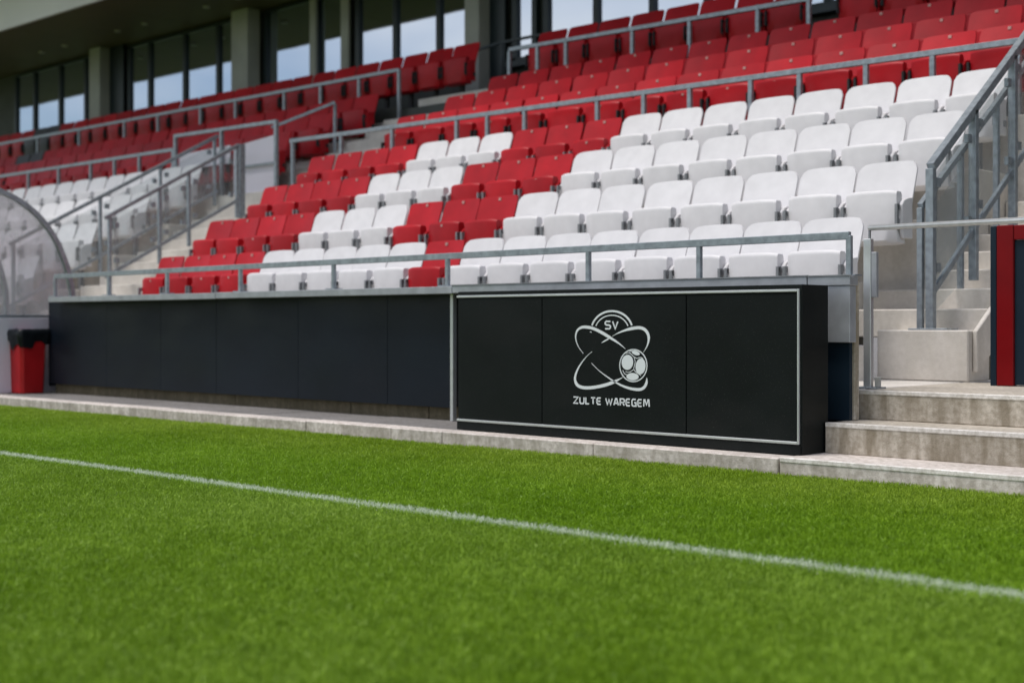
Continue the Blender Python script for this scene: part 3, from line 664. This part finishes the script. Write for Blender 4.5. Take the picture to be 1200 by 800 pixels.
# right aisle
t = aisle_rail('tall galvanised glass railing climbing the right stair above the concrete block', -4.255, 8.67, 1.05, 10.4, 2.29, 0.86, [(8.67, -0.05), (9.33, 0.3), (10.0, 0.62), (10.4, 0.8)], w=0.055)
build('base_plate', B(-4.40, -4.12, 8.625, 8.80, -0.05, -0.038), M['steel'], t, 0.002)
t = aisle_rail('lower galvanised handrail just inside the tall glass railing on the right stair', -4.33, 8.67, 0.79, 10.6, 2.13, 0.6, [(8.67, -0.038), (9.28, 0.242), (9.88, 0.532)], glass=False, w=0.04)
build('infill_glass', MB().prism([(8.70, -0.02), (9.3, 0.30), (9.3, 1.1), (8.70, 0.68)], 'x', -4.336, -4.326), M['glass'], t)
# landing post and tube
lp = thing('landing_post', 'flat galvanised post at the landing edge carrying a long polished tube', 'post', (-4.03, 7.4, LZ))
build('post', B(-4.058, -4.010, 7.39, 7.43, LZ+0.008, 0.50), M['alu'], lp, 0.003)
build('base_plate', B(-4.11, -3.95, 7.34, 7.47, LZ, LZ+0.010), M['steel'], lp, 0.002)
build('bracket_bar', B(-4.01, -3.975, 7.395, 7.425, 0.15, 0.42), M['ledge'], lp, 0.003)
build('bracket_block', B(-3.985, -3.955, 7.39, 7.42, LZ+0.01, LZ+0.07), M['column'], lp, 0.003)
build('tube_bracket', B(-4.03, -4.018, 7.40, 7.412, 0.5, 0.56), M['bracket'], lp)
build('tube', MB().tube([(-4.03, 7.41, 0.565), (0.5, 7.41, 0.565)], 0.017, 14), M['bright'], lp, smooth=True)
# red framed gate
rg = thing('red_gate', 'red framed low gate with a dark blue panel on the landing at the right edge', 'gate', (-3.1, 8.25, LZ))
build('side_post', B(-3.655, -3.615, 8.25, 8.31, LZ, 0.60), M['navyframe'], rg, 0.003)
build('stile', B(-3.61, -3.505, 8.24, 8.30, LZ+0.003, 0.602), M['redframe'], rg, 0.004)
build('stile', B(-2.5, -2.4, 8.24, 8.30, LZ+0.003, 0.602), M['redframe'], rg, 0.004)
build('top_rail', B(-3.503, -2.502, 8.243, 8.297, 0.51, 0.60), M['redframe'], rg, 0.004)
build('gate_panel', B(-3.503, -2.502, 8.262, 8.285, LZ+0.01, 0.508), M['navyframe'], rg)

# ------------------------------------------------------------------ litter bin
bn = thing('litter_bin', 'red square litter bin lined with a black bag beside the dark boards', 'bin', (-13.45, 6.95, KT))
hh = 0.60
def frus(x0, x1, y0, y1, z0, z1, t_=0.02, ch=0.03):
    def ringp(e, z):
        c = ch; return [(x0-e+c,y0-e,z),(x1+e-c,y0-e,z),(x1+e,y0-e+c,z),(x1+e,y1+e-c,z),(x1+e-c,y1+e,z),(x0-e+c,y1+e,z),(x0-e,y1+e-c,z),(x0-e,y0-e+c,z)]
    m_ = MB(); lo = ringp(-t_, z0); hi = ringp(0, z1)
    m_.add(lo+hi, [tuple(range(7,-1,-1)), tuple(range(8,16))]+[(i, (i+1)%8, (i+1)%8+8, i+8) for i in range(8)]); return m_
BX = (-13.74, -13.30, 6.78, 7.08)
build('bin_body', frus(*BX, KT, KT+0.60), M['redbin'], bn, 0.004)
m_ = MB(); n_ = 48; rings = []
import mathutils
for lv, (e, z) in enumerate(((0.012, KT+0.53), (0.022, KT+0.56), (0.028, KT+0.62), (0.016, KT+0.66), (-0.03, KT+0.665), (-0.05, KT+0.60))):
    for k in range(n_):
        a = 2*pi*k/n_; c, s_ = cos(a), sin(a); mxx = max(abs(c), abs(s_)); px, py = c/mxx, s_/mxx
        sag = (0.05*mathutils.noise.noise((c*2, s_*2, lv*0.5))+0.03*mathutils.noise.noise((c*8, s_*8, 2))) if lv < 2 else 0.014*mathutils.noise.noise((c*9, s_*9, lv))
        ee = e+0.008*mathutils.noise.noise((c*12, s_*12, lv*1.3))
        m_.v.append(((BX[0]+BX[1])/2+px*((BX[1]-BX[0])/2+ee), (BX[2]+BX[3])/2+py*((BX[3]-BX[2])/2+ee), z+sag-(0.05 if lv == 0 and s_ < 0 and c > 0 else 0)))
for lv in range(5):
    for k in range(n_): m_.f.append((lv*n_+k, lv*n_+(k+1)%n_, (lv+1)*n_+(k+1)%n_, (lv+1)*n_+k))
build('bin_bag', m_, M['bag'], bn, smooth=True)

# ------------------------------------------------------------------ players' shelter on the left
sh = thing('players_shelter', 'curved transparent dugout shelter with grey ribs on a white base panel at left', 'dugout', (-15, 7.2, KT))
prof = [(7.50, -0.70), (7.50, 0.20), (7.47, 0.45), (7.40, 0.68), (7.28, 0.92), (7.10, 1.13), (6.88, 1.28), (6.62, 1.38), (6.3, 1.44), (6.05, 1.45)]
prof_s = smooth_path(prof, n=4)
for x in (-13.55, -15.05, -16.55, -18.05, -19.5):
    mb = MB(); stp = [(x, y, z) for y, z in prof_s]
    for a, b in zip(stp, stp[1:]): mb.bar(a, b, 0.05, 0.05, up=(1, 0, 0))
    build('rib', mb, M['steel'], sh)
for a, b in ((-15.03, -13.57), (-16.53, -15.07), (-18.03, -16.57), (-19.48, -18.07)):
    mb = MB(); n_ = len(prof_s)
    for y, z in prof_s: mb.v += [(a, y-0.004, z), (b, y-0.004, z)]
    mb.f += [(2*i, 2*i+1, 2*i+3, 2*i+2) for i in range(n_-1)]
    build('canopy_sheet', mb, M['acrylic'], sh, smooth=True)
gl = [(y-0.03, z) for y, z in prof_s]+[(6.62, 1.0), (6.62, 0.06)]
gl = [(7.47, 0.06)]+[q_ for q_ in gl if q_[1] > 0.06 and q_[0] > 6.62]+[(6.62, 0.06)]
build('side_sheet', MB().prism(gl, 'x', -13.575, -13.565), M['acrylic'], sh)
build('base_panel', B(-13.60, -13.54, 6.62, 7.52, KT, 0.05), M['whitewall'], sh, 0.004)
build('base_panel', B(-19.5, -13.61, 7.47, 7.53, KT, 0.05), M['whitewall'], sh, 0.004)
build('side_rail', B(-13.60, -13.55, 6.62, 7.52, 0.052, 0.08), M['steel'], sh)
